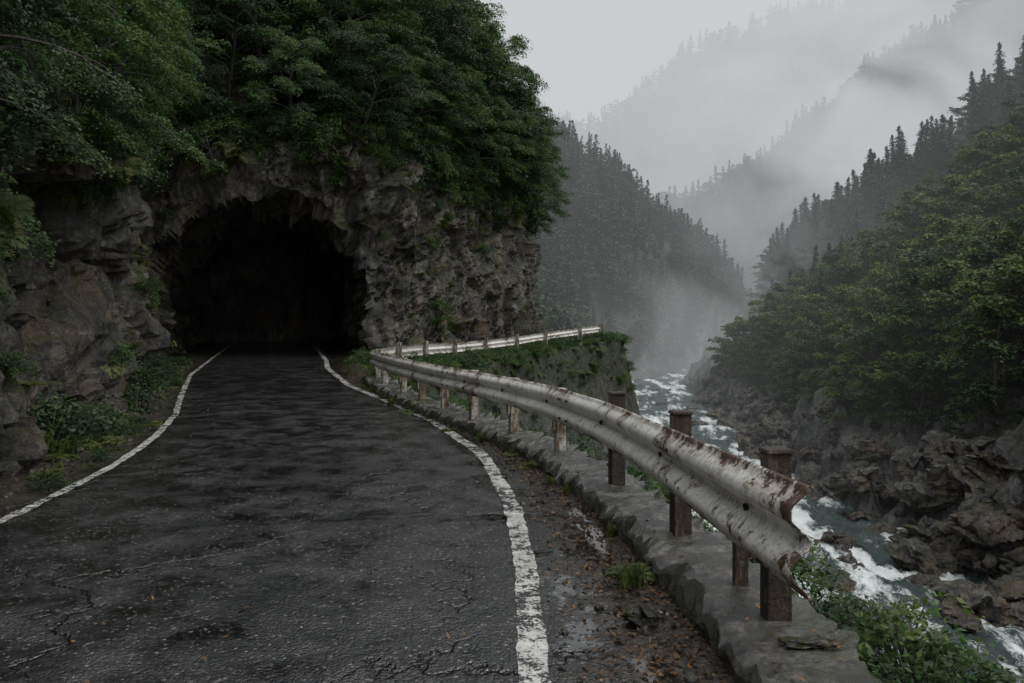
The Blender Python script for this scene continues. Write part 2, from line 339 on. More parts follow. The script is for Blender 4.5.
# ------------------------------------------------------------------ guardrail
def steel_mats():
    m=Mat('peeling_white_paint');v=m.coord('Object');vs=m.coord('Object',(3.2,3.2,.5))
    ed=m.attr('edge');a=m.noise(v,2.4,9,.78,.4);s=m.noise(vs,4,6,.7);f=m.noise(v,34,5,.75)
    c=m.ramp(s,[(.32,(.46,.44,.39)),(.45,(.78,.76,.71)),(.7,(.88,.87,.84))])
    k=m.math('ADD',m.math('ADD',m.math('MULTIPLY',a,.66),m.math('MULTIPLY',f,.26)),m.math('MULTIPLY',ed,.08))
    k=m.math('ADD',k,m.math('MULTIPLY',m.math('SUBTRACT',s,.5),.25))
    stain=m.ramp(k,[(.465,0.),(.54,.8)]);rust=m.ramp(k,[(.522,0.),(.545,1.)])
    c=m.mix(stain,c,(.22,.15,.09))
    rc=m.ramp(f,[(.3,(.012,.009,.007)),(.5,(.045,.024,.014)),(.72,(.15,.075,.035))])
    c=m.mix(rust,c,rc);c=m.mix(m.ramp(f,[(.31,.85),(.39,0.)]),c,(.045,.033,.025))
    b=m.bump(rust,.8,-.004);b=m.bump(f,.3,.005,b)
    w=m.end(m.bsdf(c,m.mix(rust,m.ramp(s,[(.3,.14),(.7,.30)]),(.7,.7,.7)),b,.6))
    m=Mat('rusted_steel');v=m.coord('Object');vs=m.coord('Object',(4,4,1.2));a=m.noise(vs,4,9,.8,.3);f=m.noise(v,38,6,.8)
    c=m.ramp(a,[(.36,(.006,.005,.0045)),(.47,(.022,.013,.009)),(.53,(.06,.03,.016)),(.58,(.10,.065,.042)),(.64,(.30,.26,.215))])
    c=m.mix(m.ramp(f,[(.40,.9),(.54,0.)]),c,(.008,.006,.005))
    r=m.end(m.bsdf(c,m.ramp(a,[(.35,.2),(.65,.65)]),m.bump(f,1.,.025),.5))
    m=Mat('stained_post_paint');v=m.coord('Object');a=m.noise(m.coord('Object',(3,3,.9)),4,8,.7,.3);f=m.noise(v,30,5,.75)
    c=m.ramp(a,[(.38,(.05,.025,.013)),(.48,(.20,.15,.10)),(.6,(.55,.53,.49))])
    c=m.mix(m.ramp(f,[(.35,.7),(.6,0.)]),c,(.03,.018,.012))
    p=m.end(m.bsdf(c,.5,m.bump(f,.6,.01),.5));return w,r,p
M_rail,M_rust,M_post=steel_mats()
guard=bpy.data.objects.new('guardrail',None);scene.collection.objects.link(guard)
def smooth3(P,step=.12,win=.9):
    P=np.asarray(P,float);d=np.r_[0,np.cumsum(np.linalg.norm(np.diff(P,axis=0),axis=1))]
    g=np.arange(0,d[-1],step);Q=np.stack([np.interp(g,d,P[:,k]) for k in range(P.shape[1])],1)
    k=int(win/step)|1;w=np.hanning(k+2);w/=w.sum();h=len(w)//2
    E=np.concatenate([Q[0]+(np.arange(-h,0)[:,None])*(Q[1]-Q[0]),Q,Q[-1]+(np.arange(1,h+1)[:,None])*(Q[-1]-Q[-2])])
    return np.stack([np.convolve(E[:,j],w,'valid') for j in range(P.shape[1])],1)
prof=[(-.004,.236),(.012,.242),(.026,.232),(.032,.212),(.055,.190),(.088,.162),(.102,.135),(.104,.112),(.096,.088),(.055,.050),(.02,.022),(.010,0),(.02,-.022),(.055,-.050),(.096,-.088),(.104,-.112),(.102,-.135),(.088,-.162),(.055,-.190),(.032,-.212),(.026,-.232),(.012,-.242),(-.004,-.236)]
def beam(name,C,win=.9):
    Q4=smooth3(C,.08,win);Q=Q4[:,:3];SC=Q4[:,3];T=np.gradient(Q,axis=0);T[:,2]=0;T/=np.linalg.norm(T,axis=1)[:,None]
    N=np.stack([-T[:,1],T[:,0],0*T[:,0]],1)    # left of travel = road side
    dent=.010*vnoise(Q*.9,5)
    n=len(Q);V=np.zeros((n,len(prof),3))
    for j,(u,z) in enumerate(prof):
        dj=dent+.004*vnoise(Q*1.7+np.array([0,0,z*4]),6)
        V[:,j]=Q+N*(u*SC+dj)[:,None];V[:,j,2]+=z*SC
    ed=np.tile((np.abs(np.array([p[1] for p in prof]))/.24)**5,n)
    ed=np.maximum(ed,np.repeat(np.exp(-np.arange(n)*.08/.12),len(prof)))
    me=make_mesh(name,V.reshape(-1,3),grid_faces(n,len(prof)),[M_rail],smooth=True,attrs={'edge':ed})
    o=add_obj(name,me,guard);s=o.modifiers.new('t','SOLIDIFY');s.thickness=.008;s.offset=-1;return Q,N
C1=[(1.30,3.44,.69,1.04),(1.24,3.85,.695,1.0)]+[(x-.11,y,z,s) for (y,x),z,s in zip(posts[4:],[.69,.69,.675,.665,.655,.645,.64,.63,.61,.59],[.86,.8,.76,.74,.73,.72,.72,.72,.72,.72])]
C2=[(-3.28,19.3,.57,.72)]+[(x-.08,y,z+.60,.74) for y,x,z in rail2[1:]]
Q1,N1=beam('beam',C1+[(-3.30,19.35,.575,.72)],.7);Q2,N2=beam('beam_ledge',C2)
def post(name,x,y,z0,z1,ang,mat,s=.125,cap=True):
    g=Geo();V,F=box(x,y,(z0+z1)/2,s,s*.85,z1-z0,ang,.97);g.add(V,F)
    if cap:
        V,F=box(x,y,z1+.011,s*1.14,s*1.0,.022,ang,.92);g.add(V,F)
        c,sn=math.cos(ang),math.sin(ang);V,F=box(x-c*(s*.5+.015),y-sn*(s*.5+.015),z1-.3,.03,s*.6,.3,ang);g.add(V,F)
    me=g.mesh(name,[mat]);o=add_obj(name,me,guard);b=o.modifiers.new('b','BEVEL');b.width=.008;b.segments=2;return o
def dirang(f,y):
    d=(f(y+.3)-f(y-.3))/.6;return -math.atan(d)
for i,(y,x) in enumerate(posts):
    if y<3: continue
    m=M_rust if i<=5 else M_post
    hh={3:.975,4:.97,5:.94}.get(i,.80 if i<9 else .76)
    xx=x+(.015 if i<=5 else .02)
    post('post_%d'%(i-2),xx,y,-.4,hh,dirang(Pf,y)+RNG.uniform(-.06,.06),m,.13 if i<6 else .115)
post('stub_post',1.31,4.57,-.3,.50,0,M_rust,.08,False)
for i,(y,x,z) in enumerate(rail2[1:]):
    post('ledge_post_%d'%(i+1),x+.03,y,z-.4,z+.86,-.5,M_post,.13)
g=Geo()
for yj in (4.06,5.6,7.19,8.98,10.3,11.65):
    k=np.argmin(np.abs(Q1[:,1]-yj));c=Q1[k]+N1[k]*.012
    V,F=tube([c,c+N1[k]*.02],[.022,.018],8);g.add(V,F)
for yj in (5.0,8.1,12.2):
    k=np.argmin(np.abs(Q1[:,1]-yj))
    for dk in (-1,2):
        for dz in (.1,-.1):
            c=Q1[k+dk]+N1[k]*.08;V,F=tube([c,c+N1[k]*.022],[.014,.011],8);V[:,2]+=dz;g.add(V,F)
add_obj('bolts',g.mesh('bolts',[M_rust]),guard)
# ------------------------------------------------------------------ cliff with tunnel
path=np.array([(-5.6,-12),(-5.35,-4),(-5.25,3),(-5.35,7),(-5.85,9.5),(-6.6,12.3),(-7.8,16),(-9.9,21),(-11.8,24.6),(-12.6,26.2),(-8.6,27.5),(-5.0,28.6),(-3.9,31),(-2.0,36),(.2,42),(1.6,48),(.8,53),(-3,60),(-10,68),(-20,76)],float)
d=np.r_[0,np.cumsum(np.linalg.norm(np.diff(path,axis=0),axis=1))];a0=d[10]
av=np.arange(d[0]-a0,d[-1]-a0,.085);px=np.interp(av+a0,d,path[:,0]);pyy=np.interp(av+a0,d,path[:,1])
def gs(x,s):
    r=int(3*s);w=np.exp(-.5*(np.arange(-r,r+1)/s)**2);w/=w.sum();return np.convolve(np.pad(x,r,mode='reflect',reflect_type='odd'),w,'valid')
px=gs(px,5);pyy=gs(pyy,5)
tx=gs(np.gradient(px),14);ty=gs(np.gradient(pyy),14);tl=np.hypot(tx,ty);nx,ny=ty/tl,-tx/tl
htop=gs(np.interp(av+a0,d,[2.8,2.8,2.9,3.0,3.6,4.4,5.6,6.8,7.4,7.9,8.1,8.0,7.8,7.6,7.2,7.0,6.6,6,6,6]),8)
zv=np.concatenate([np.arange(-.8,9,.085),np.arange(9,15,.25),np.arange(15,30,.8)])
A,Z=np.meshgrid(av,zv,indexing='ij');na,nz=A.shape
PX=np.repeat(px[:,None],nz,1);PY=np.repeat(pyy[:,None],nz,1);NX=np.repeat(nx[:,None],nz,1);NY=np.repeat(ny[:,None],nz,1);HT=np.repeat(htop[:,None],nz,1)
base=np.stack([PX.ravel(),PY.ravel(),Z.ravel()],1)
th=.35;R3=np.array([[1,0,0],[0,math.cos(th),-math.sin(th)],[0,math.sin(th),math.cos(th)]])
Bq=((base+.35*fbm(base*.7,4,66)[:,None]*np.array([1,1,.6]))@R3.T)*np.array([1,.9,.6])
d1=facet(Bq,2.2,11,.30,.22)+fbm(base/3.5,5,4,.55)*.34
crack=np.abs(fbm(Bq*np.array([.9,.9,.35]),3,82))
d2=facet(Bq,.8,21,.10,.18)+facet(Bq,.33,31,.035,.17)+fbm(base*1.7,5,41,.66)*.10-.32*np.exp(-(crack/.05)**2)
cfade=np.clip(1-.65*np.exp(-((A.ravel()+7)/5)**2),0,1)*np.interp(A.ravel(),[-24,-14],[.75,1])
disp=(d1*cfade+d2).reshape(na,nz)
off=-np.clip(Z-HT,0,100)*.62-np.clip(Z-1,0,30)*.06
off+=.75*np.exp(-((Z-7.0)/1.3)**2)*np.exp(-(A/6)**2)
HWt,HS,DEP=3.6,2.25,16.5
tdir=np.array([-.28,.96])
rho_t=np.where(Z<HS,np.abs(A),np.hypot(A,Z-HS))/HWt+1e-6
ins=rho_t<1.0
fade=sst(1.0,1.3,rho_t)
D_=disp*np.where(ins,0,.35+.65*fade)+off
VX=PX+NX*D_;VY=PY+NY*D_
bx=np.where(Z<HS,np.sign(A+1e-9)*HWt,A/rho_t);bz=np.where(Z<HS,Z,HS+(Z-HS)/rho_t)
BN=np.stack([bx.ravel(),bz.ravel(),(1-rho_t).ravel()*12],1)
bn=(fbm(BN/.9,4,35)*.2+facet(BN,1.1,61,.16,.2)+facet(BN,.45,63,.06,.2)).reshape(na,nz)
sc=1+bn/HWt*sst(-.08,.03,1-rho_t)
dep=DEP*(1-rho_t)
per=np.array([.96,.28])
ia=np.interp(bx,av,px);ib=np.interp(bx,av,pyy)
TX=ia+(bx*(sc-1))*per[0]+tdir[0]*dep;TY=ib+(bx*(sc-1))*per[1]+tdir[1]*dep;TZ=bz*sc
near_out=(~ins)&(rho_t<1.08)
VX=np.where(ins,TX,VX+np.where(near_out,(A*(sc-1))*per[0],0));VY=np.where(ins,TY,VY);VZ=np.where(ins,TZ,np.where(near_out,Z*sc,Z))
CL=np.stack([VX,VY,VZ],2)
add_obj('rock_cliff',make_mesh('rock_cliff',CL.reshape(-1,3),grid_faces(na,nz),[M_rock],smooth=False))
# ------------------------------------------------------------------ vegetation prototypes
def pads_to_leaves(g,C,PR,lpp,leaf,rng,mi=1,tilt=.55,thick=.14,droop=.35):
    n=len(C);c=np.repeat(C,lpp,0);pr=np.repeat(PR,lpp);t=np.repeat(rng.uniform(0,1,n),lpp)
    r=pr*np.sqrt(rng.uniform(0,1,n*lpp));a=rng.uniform(0,2*math.pi,n*lpp)
    wob=1+.35*np.sin(a*3+np.repeat(rng.uniform(0,6,n),lpp));r*=wob
    P=c+np.stack([r*np.cos(a),r*np.sin(a),-droop*r*r/pr+rng.normal(0,1,n*lpp)*thick*pr],1)
    N=np.stack([.5*np.cos(a)*r/pr,.5*np.sin(a)*r/pr,np.ones(n*lpp)],1)+rng.normal(0,tilt,(n*lpp,3))
    L=leaf*rng.uniform(.7,1.25,n*lpp)
    V,F=leafquads(P,N,L,L*.55,rng);tt=np.clip(t*.7+rng.uniform(0,.35,n*lpp),0,1);g.add(V,F,mi,np.repeat(tt,4))
def broadleaf(name,seed,H,R,leaf,lpp,mat,nb=16,ns=6,top=1.0,padk=.2,low=.2,rnd=0):
    rng=np.random.default_rng(seed);g=Geo()
    n=9;t=np.linspace(0,1,n);lean=rng.normal(0,.06*H,2)
    tr=np.stack([lean[0]*t**1.5+.03*H*np.sin(t*5+seed),lean[1]*t**1.5+.03*H*np.cos(t*4+seed)-.03*H,-.6+(H*.88+.6)*t],1)
    r0=.022*H;V,F=tube(tr,r0*(1-.82*t)+.01,8);g.add(V,F,0)
    C=[];PR=[]
    for i in range(nb):
        tb=low+(.98-low)*(i+.5)/nb;b=np.array([np.interp(tb,t,tr[:,k]) for k in range(3)])
        az=i*2.4+rng.uniform(-.4,.4);ln=R*(.35+.75*math.sin(math.pi*min(1,.12+.86*tb)))*rng.uniform(.75,1.15)
        el=rad(8+50*tb**1.6);u=np.linspace(0,1,6)
        hx=np.cos(az+.5*u*rng.uniform(-1,1));hy=np.sin(az+.5*u*rng.uniform(-1,1))
        P=b+np.stack([hx*ln*u*math.cos(el),hy*ln*u*math.cos(el),ln*(u*math.sin(el)+.10*np.sin(u*3)-.22*u*u)],1)
        V,F=tube(P,r0*.42*(1-tb*.5)*(1-.8*u)+.006,5);g.add(V,F,0)
        for j in range(ns):
            s=.28+.72*(j+rng.uniform(.2,1))/ns;p=np.array([np.interp(s,u,P[:,k]) for k in range(3)])
            sa=az+(1 if j%2 else -1)*rng.uniform(.4,1.2)*(1-.5*s);sl=ln*rng.uniform(.22,.42)*(1.15-.5*s)
            q=p+np.array([math.cos(sa)*sl,math.sin(sa)*sl,sl*rng.uniform(-.12,.3)])
            if mat is not M_far:
                V,F=tube([p,(p+q)/2+[0,0,sl*.06],q],[r0*.13+.003,r0*.09+.002,.003],4);g.add(V,F,0)
            for w in (.55,1.05):
                C.append(p+(q-p)*w+rng.normal(0,.04*R,3));PR.append(R*padk*rng.uniform(.55,1.15))
    pads_to_leaves(g,np.array(C),np.array(PR),lpp,leaf,rng,droop=.35+rnd,thick=.14+rnd*.2)
    return bpy.data.objects.new(name,g.mesh(name,[M_bark,mat]))
def conifer(name,seed,H,R,nw,nb,lf,k):
    rng=np.random.default_rng(seed);g=Geo();V,F=tube([(0,0,-1),(0,0,H*.5),(0,0,H)],[.016*H,.010*H,.01],5);g.add(V,F,0)
    Ps=[];Ns=[];Ds=[];Ls=[];Ts=[]
    for i in range(nw):
        t=.08+.90*(i/nw)**.95;z=H*t;r=R*(1-t)**.75*rng.uniform(.7,1.12)+.08;fk=.6+.4*(1-t)
        for j in range(max(5,int(nb*fk))):
            a=rng.uniform(0,2*math.pi);rr=r*rng.uniform(.55,1.15);tt=rng.uniform(0,1)
            for q in range(k):
                s=(q+.6)/k;sd=rng.normal(0,.16)*rr
                Ps.append((math.cos(a)*rr*s-math.sin(a)*sd,math.sin(a)*rr*s+math.cos(a)*sd,z-rr*.45*s*s+rng.normal(0,.012)*H))
                Ns.append((math.cos(a)*.5+rng.normal(0,.3),math.sin(a)*.5+rng.normal(0,.3),1));Ds.append((math.cos(a),math.sin(a),-.5));Ls.append(lf*fk*rng.uniform(.7,1.3));Ts.append(tt)
    Ls=np.array(Ls);V,F=leafquads(np.array(Ps),np.array(Ns),Ls,Ls*.6,rng,np.array(Ds,float));g.add(V,F,1,np.repeat(Ts,4))
    return bpy.data.objects.new(name,g.mesh(name,[M_bark,M_con]))
def bush(name,seed,R,leaf,npd,lpp,mat,flat=.8):
    rng=np.random.default_rng(seed);g=Geo();C=[];PR=[]
    for i in range(npd):
        a=rng.uniform(0,6.28);e=math.asin(rng.uniform(0,1));rr=R*rng.uniform(.45,1)
        p=np.array([math.cos(a)*math.cos(e)*rr,math.sin(a)*math.cos(e)*rr,math.sin(e)*rr*flat+.1*R]);C.append(p);PR.append(R*rng.uniform(.2,.38))
        V,F=tube([(0,0,-.2*R),p*.5+[0,0,.1*R],p],[.02*R,.014*R,.004],4);g.add(V,F,0)
    pads_to_leaves(g,np.array(C),np.array(PR),lpp,leaf,rng,droop=.5,thick=.2)
    return bpy.data.objects.new(name,g.mesh(name,[M_bark,mat]))
def fern(name,seed,R,mat,nf=11,np_=14):
    rng=np.random.default_rng(seed);g=Geo()
    for i in range(nf):
        a=i*2.4+rng.uniform(-.3,.3);ln=R*rng.uniform(.7,1.1);u=np.linspace(0,1,np_);e=rng.uniform(.5,1.1)
        P=np.stack([math.cos(a)*ln*u*.9,math.sin(a)*ln*u*.9,ln*(e*u-1.05*e*u*u)],1)
        V,F=tube(P,np.full(np_,.004)*R*2,3);g.add(V,F,0)
        for sgn in (1,-1):
            D=np.stack([math.cos(a)*.4-math.sin(a)*sgn+0*u,math.sin(a)*.4+math.cos(a)*sgn+0*u,-.25+0*u],1)
            L=ln*.34*np.sin(math.pi*np.clip(u*.93+.07,0,1))**.7
            V,F=leafquads(P+D*L[:,None]*.45,np.tile([0,0,1.],(np_,1))+rng.normal(0,.2,(np_,3)),L,L*.28+.005,rng,D);g.add(V,F,1,rng.uniform(.3,1))
    return bpy.data.objects.new(name,g.mesh(name,[mat,mat]))
def grass(name,seed,R,n,mat):
    rng=np.random.default_rng(seed);g=Geo()
    a=rng.uniform(0,6.28,n);b=rng.normal(0,.2*R,(n,2));h=R*rng.uniform(.5,1.2,n);w=.008+.008*rng.uniform(0,1,n);sp=rng.uniform(.1,.8,n)*h
    P0=np.stack([b[:,0],b[:,1],0*a-.02],1);P1=P0+np.stack([np.cos(a)*sp*.35,np.sin(a)*sp*.35,h*.65],1);P2=P0+np.stack([np.cos(a)*sp,np.sin(a)*sp,h*.9],1)
    S=np.stack([-np.sin(a)*w,np.cos(a)*w,0*a],1);T=rng.uniform(0,1,n)
    V=np.stack([P0-S,P0+S,P1+S,P1-S,P2+S*.15,P2-S*.15],1).reshape(-1,3);k=np.arange(n)*6
    F=np.concatenate([np.stack([k,k+1,k+2,k+3],1),np.stack([k+3,k+2,k+4,k+5],1)]);g.add(V,F,0,np.repeat(T,6))
    return bpy.data.objects.new(name,g.mesh(name,[mat]))
def boulder(name,seed,mat,sub=5):
    import bmesh
    bm=bmesh.new();bmesh.ops.create_icosphere(bm,subdivisions=sub,radius=1);co=np.array([v.co[:] for v in bm.verts])
    q=co+seed*7.3
    s=facet(q,1.0,seed,.10,.30)+facet(q,.4,seed+9,.025,.25)+fbm(q*1.3,4,seed)*.13;co2=co*(1+s)[:,None]*np.array([1.15,.9,.68])
    for v,c in zip(bm.verts,co2): v.co=c
    me=bpy.data.meshes.new(name);bm.to_mesh(me);bm.free();me.materials.append(mat);return bpy.data.objects.new(name,me)
near=[broadleaf('near_tree',100+i,7.0,3.1,.115,100,M_leaf if i!=2 else M_leafD,nb=17,ns=6,padk=.18) for i in range(4)]
hillt=[broadleaf('hill_tree',200+i,8.5,4.0,.30,40,M_leafH if i%3 else M_leafD,nb=14,ns=5,padk=.16,low=.12,rnd=.05) for i in range(5)]
cons=[conifer('cedar',300+i,12,2.7,26,13,.8,4) for i in range(3)]
farc=[conifer('far_cedar',320+i,12,2.9,15,8,1.5,2) for i in range(3)]+[broadleaf('far_broad',340+i,8,3.6,.75,7,M_far,nb=9,ns=4,padk=.24) for i in range(3)]
bushes=[bush('bush',400+i,.9,.085,30,60,M_leaf if i%2 else M_leafD) for i in range(4)]
ferns=[fern('fern',420+i,.6,M_grass) for i in range(3)]
grs=[grass('grass_tuft',440+i,.32,60,M_grass) for i in range(3)]
bld=[boulder('rock_piece',500+i,M_bould) for i in range(4)]
chips=[boulder('chip',520+i,M_bould,2) for i in range(3)]
# ------------------------------------------------------------------ instancing
def scatter(name,protos,P,rot,scl,rng):
    P=np.asarray(P,np.float32);n=len(P);me=bpy.data.meshes.new(name);me.vertices.add(n);me.vertices.foreach_set('co',P.ravel())
    a=me.attributes.new('irot','FLOAT_VECTOR','POINT');a.data.foreach_set('vector',np.asarray(rot,np.float32).ravel())
    s=np.asarray(scl,np.float32);s=np.repeat(s[:,None],3,1) if s.ndim==1 else s
    a=me.attributes.new('iscl','FLOAT_VECTOR','POINT');a.data.foreach_set('vector',s.ravel())
    a=me.attributes.new('iidx','INT','POINT');a.data.foreach_set('value',rng.integers(0,len(protos),n).astype(np.int32))
    col=bpy.data.collections.new(name+'_parts')
    for o in protos: col.objects.link(o)
    ob=add_obj(name,me);ng=bpy.data.node_groups.new(name,'GeometryNodeTree')
    ng.interface.new_socket('Geometry',in_out='INPUT',socket_type='NodeSocketGeometry');ng.interface.new_socket('Geometry',in_out='OUTPUT',socket_type='NodeSocketGeometry')
    N=ng.nodes;L=ng.links;gi=N.new('NodeGroupInput');go=N.new('NodeGroupOutput');ip=N.new('GeometryNodeInstanceOnPoints');ci=N.new('GeometryNodeCollectionInfo')
    ci.inputs['Collection'].default_value=col;ci.inputs['Separate Children'].default_value=True;ci.inputs['Reset Children'].default_value=True
    def na(nm,t):
        q=N.new('GeometryNodeInputNamedAttribute');q.data_type=t;q.inputs['Name'].default_value=nm;return [o for o in q.outputs if o.enabled and o.name=='Attribute'][0]
    e=N.new('FunctionNodeEulerToRotation');L.new(na('irot','FLOAT_VECTOR'),e.inputs[0])
    L.new(gi.outputs[0],ip.inputs['Points']);L.new(ci.outputs[0],ip.inputs['Instance']);ip.inputs['Pick Instance'].default_value=True
    L.new(e.outputs[0],ip.inputs['Rotation']);L.new(na('iscl','FLOAT_VECTOR'),ip.inputs['Scale']);L.new(na('iidx','INT'),ip.inputs['Instance Index']);L.new(ip.outputs[0],go.inputs[0])
    md=ob.modifiers.new('inst','NODES');md.node_group=ng;return ob
def zrot(n,rng,t=.08): return np.stack([rng.normal(0,t,n),rng.normal(0,t,n),rng.uniform(0,6.28,n)],1)
def cpos(a,z):
    i=int(np.clip(np.searchsorted(av,a),0,na-1));j=int(np.clip(np.searchsorted(zv,z),0,nz-1));return CL[i,j],np.array([nx[i],ny[i]]),htop[i]
rng=np.random.default_rng(11)
for row,(dz,step,s0,tl) in enumerate([(.3,1.9,.60,.50),(2.2,2.4,.80,.34),(5.0,2.9,.95,.2),(8.5,3.6,1.1,.1)]):
    a=-30+row*.9
    while a<38:
        _,_,h=cpos(a,2);p,n,_=cpos(a,h+dz+rng.uniform(-.3,.8))
        near_k=np.interp(a,[-31,-24,-10,0,10,46],[.62,.66,.85,.95,1,1.15])
        o=bpy.data.objects.new('maple_tree',near[rng.integers(0,4)].data);scene.collection.objects.link(o)
        o.location=(p[0]-n[0]*.2,p[1]-n[1]*.2,p[2]-.1);t=tl*rng.uniform(.5,1.4)*(1. if a<2 else .75)
        q=Vector((n[0]*math.sin(t),n[1]*math.sin(t),math.cos(t))).to_track_quat('Z','Y')
        o.rotation_euler=(q.to_matrix()@Euler((0,0,rng.uniform(0,6.28))).to_matrix()).to_euler()
        s=s0*near_k*rng.uniform(.85,1.15);o.scale=(s,s,s*rng.uniform(.85,1.0))
        a+=step*rng.uniform(.75,1.25)*near_k
flat=CL.reshape(-1,3);Zf=Z.ravel();Hf=HT.ravel();Af=A.ravel()
nU=850;idx=np.where((Zf>Hf-.5)&(Zf<Hf+8)&(Af>-30)&(Af<40))[0];pw=np.where(Zf[idx]<9,1.,6.);pick=rng.choice(idx,nU,replace=False,p=pw/pw.sum())
scatter('cliff_undergrowth',bushes,flat[pick],zrot(nU,rng,.3),rng.uniform(.6,1.25,nU)*np.interp(Af[pick],[-32,-15,0],[.55,.8,1]),rng)
idx=np.where((Zf>.8)&(Zf<Hf)&(~ins.ravel())&(rho_t.ravel()>1.12)&(Af>-32)&(Af<30))[0];nn=disp.ravel()[idx];w=np.where(nn>.15,1.,.15)*np.where(fbm(flat[idx]/2.2,2,77)>.1,1,.05);w/=w.sum()
nF=260;pick=rng.choice(idx,nF,replace=False,p=w)
scatter('cliff_ferns',ferns+grs+[bushes[1]],flat[pick],zrot(nF,rng,.4),rng.uniform(.35,.8,nF)*np.interp(Af[pick],[-32,-12,0],[.5,.8,1.1]),rng)
# ferns and twigs hanging over the brow of the rock
idx=np.where((Zf>Hf-1.1)&(Zf<Hf+.2)&(Af>-28)&(Af<22))[0];nH=250;pick=rng.choice(idx,nH,replace=False)
scatter('hanging_ferns',ferns+[bushes[0],bushes[3]],flat[pick],zrot(nH,rng,.5),rng.uniform(.5,1.15,nH)*np.interp(Af[pick],[-32,-12,0],[.65,.95,1.25]),rng)
n=380;yy=rng.uniform(2,26,n);wx=np.interp(yy,path[:10,1],path[:10,0]);u=rng.uniform(0,1,n)**1.6
cl=fbm(np.stack([yy*.7,u,yy*0],1),2,55);k=cl>-.2;yy,wx,u=yy[k],wx[k],u[k];n=len(yy)
xx=wx+.1+u*np.clip(Lf(yy)-.3-wx,.1,3)
scatter('verge_plants',ferns+grs+[bushes[0]],np.stack([xx,yy,xx*0-.02],1),zrot(n,rng,.15),rng.uniform(.3,.85,n)*(1.1-.6*u),rng)
yy=rng.uniform(18.5,47,600);e=Ed(yy);wl=np.interp(yy,path[11:16,1],path[11:16,0]);xx=np.where(rng.uniform(0,1,600)<.55,e-rng.uniform(-.5,.9,600),wl+rng.uniform(0,1,600)*(e-wl))
m=(xx>Rf(yy)+1.1);xx=xx[m];yy=yy[m]
scatter('ledge_grass',grs+ferns+[bushes[3]],np.stack([xx,yy,terrain(xx,yy)],1),zrot(len(xx),rng,.2),rng.uniform(.3,.8,len(xx)),rng)
yy=np.array([4.9,5.05,6.0,7.4,7.7,8.6,9.3,10.2,11.2,12.4,13.1,14.2,15.3,16.4,17.2]);xx=kin(yy)-rng.uniform(.02,.2,len(yy))
scatter('kerb_weeds',grs+[ferns[0]],np.stack([xx,yy,xx*0],1),zrot(len(xx),rng,.15),rng.uniform(.25,.5,len(xx)),rng)
n=420;yy=rng.uniform(2.5,48,n);u=rng.uniform(0,1,n)**1.2;xx=Ed(yy)+.25+u*8.5;m=xx<xr(yy)-hw(yy)-1.2;xx=xx[m];yy=yy[m];u=u[m]
scatter('bank_shrubs',bushes+[ferns[0]],np.stack([xx,yy,terrain(xx,yy)-.05],1),zrot(len(xx),rng,.25),rng.uniform(.45,.95,len(xx))*(.6+.7*u),rng)
yy=np.arange(3.9,18,.36);xx=Ed(yy)+rng.uniform(.12,.5,len(yy))
scatter('kerbside_shrubs',bushes,np.stack([xx,yy,xx*0-rng.uniform(.2,.7,len(yy))],1),zrot(len(yy),rng,.3),rng.uniform(.36,.62,len(yy)),rng)
# litter + grit
n=4600;yy=2.6+rng.uniform(0,1,n)**1.6*20;lo=Rf(yy)+.10;hi=kin(yy)+.03;u=rng.uniform(0,1,n)**.5;xx=lo+u*(hi-lo)
sel=rng.uniform(0,1,n)<.05;xx[sel]=kin(yy[sel])+.1+rng.uniform(0,.5,sel.sum());s2=rng.uniform(0,1,n)<.08;xx[s2]=Lf(yy[s2])+rng.uniform(0,1,s2.sum())*(Rf(yy[s2])-Lf(yy[s2]))
g=Geo();V,F=leafquads(np.stack([xx,yy,np.where(sel,.15,.008)+rng.uniform(0,.012,n)],1),np.tile([0,0,1.],(n,1))+rng.normal(0,.25,(n,3)),rng.uniform(.015,.055,n),rng.uniform(.010,.032,n),rng);g.add(V,F,0,np.repeat(rng.uniform(0,1,n)**1.6,4))
add_obj('leaf_litter',g.mesh('leaf_litter',[M_dry]))
n=1700;yy=2.6+rng.uniform(0,1,n)**1.6*18;lo=Rf(yy)+.05;hi=kin(yy);u=rng.uniform(0,1,n)**.6;xx=lo+u*(hi-lo)
scatter('gravel',chips,np.stack([xx,yy,xx*0+.002],1),zrot(n,rng,.5),.006+.028*rng.uniform(0,1,n)**4,rng)
n=500;yy=rng.uniform(3,26,n);xx=Lf(yy)-.15-rng.uniform(0,1,n)**.7*.7
scatter('verge_gravel',chips,np.stack([xx,yy,xx*0+.002],1),zrot(n,rng,.5),.008+.05*rng.uniform(0,1,n)**4,rng)
o=bpy.data.objects.new('loose_stone',bld[0].data);scene.collection.objects.link(o);o.location=(.72,4.35,.03);o.scale=(.10,.085,.065);o.rotation_euler=(.1,.2,.8)
o=bpy.data.objects.new('loose_stone',bld[2].data);scene.collection.objects.link(o);o.location=(1.42,3.72,.15);o.scale=(.10,.06,.035)
# river rocks
n=340;yy=28+rng.uniform(0,1,n)**1.3*100;XR=xr(yy)+hw(yy);xx=XR+rng.uniform(-.4,6.0,n);s=.35+1.2*rng.uniform(0,1,n)**2.5
m=(rng.uniform(0,1,n)<.11);xx[m]=xr(yy[m])+rng.uniform(-4,5,m.sum());s[m]=rng.uniform(.35,1.0,m.sum())
zz=np.maximum(terrain(xx,yy)-.1,-12.4)
P=np.stack([xx,yy,zz],1);P=np.vstack([P,[[21.2,36.5,-12.1],[22.2,42.5,-12.0],[19.6,34.5,-12.3],[20.8,40,-12.2],[19.2,47,-12.1]]]);s=np.r_[s,1.5,1.4,.8,.7,.9]
scatter('river_boulders',bld,P,zrot(len(P),rng,.3),s,rng)
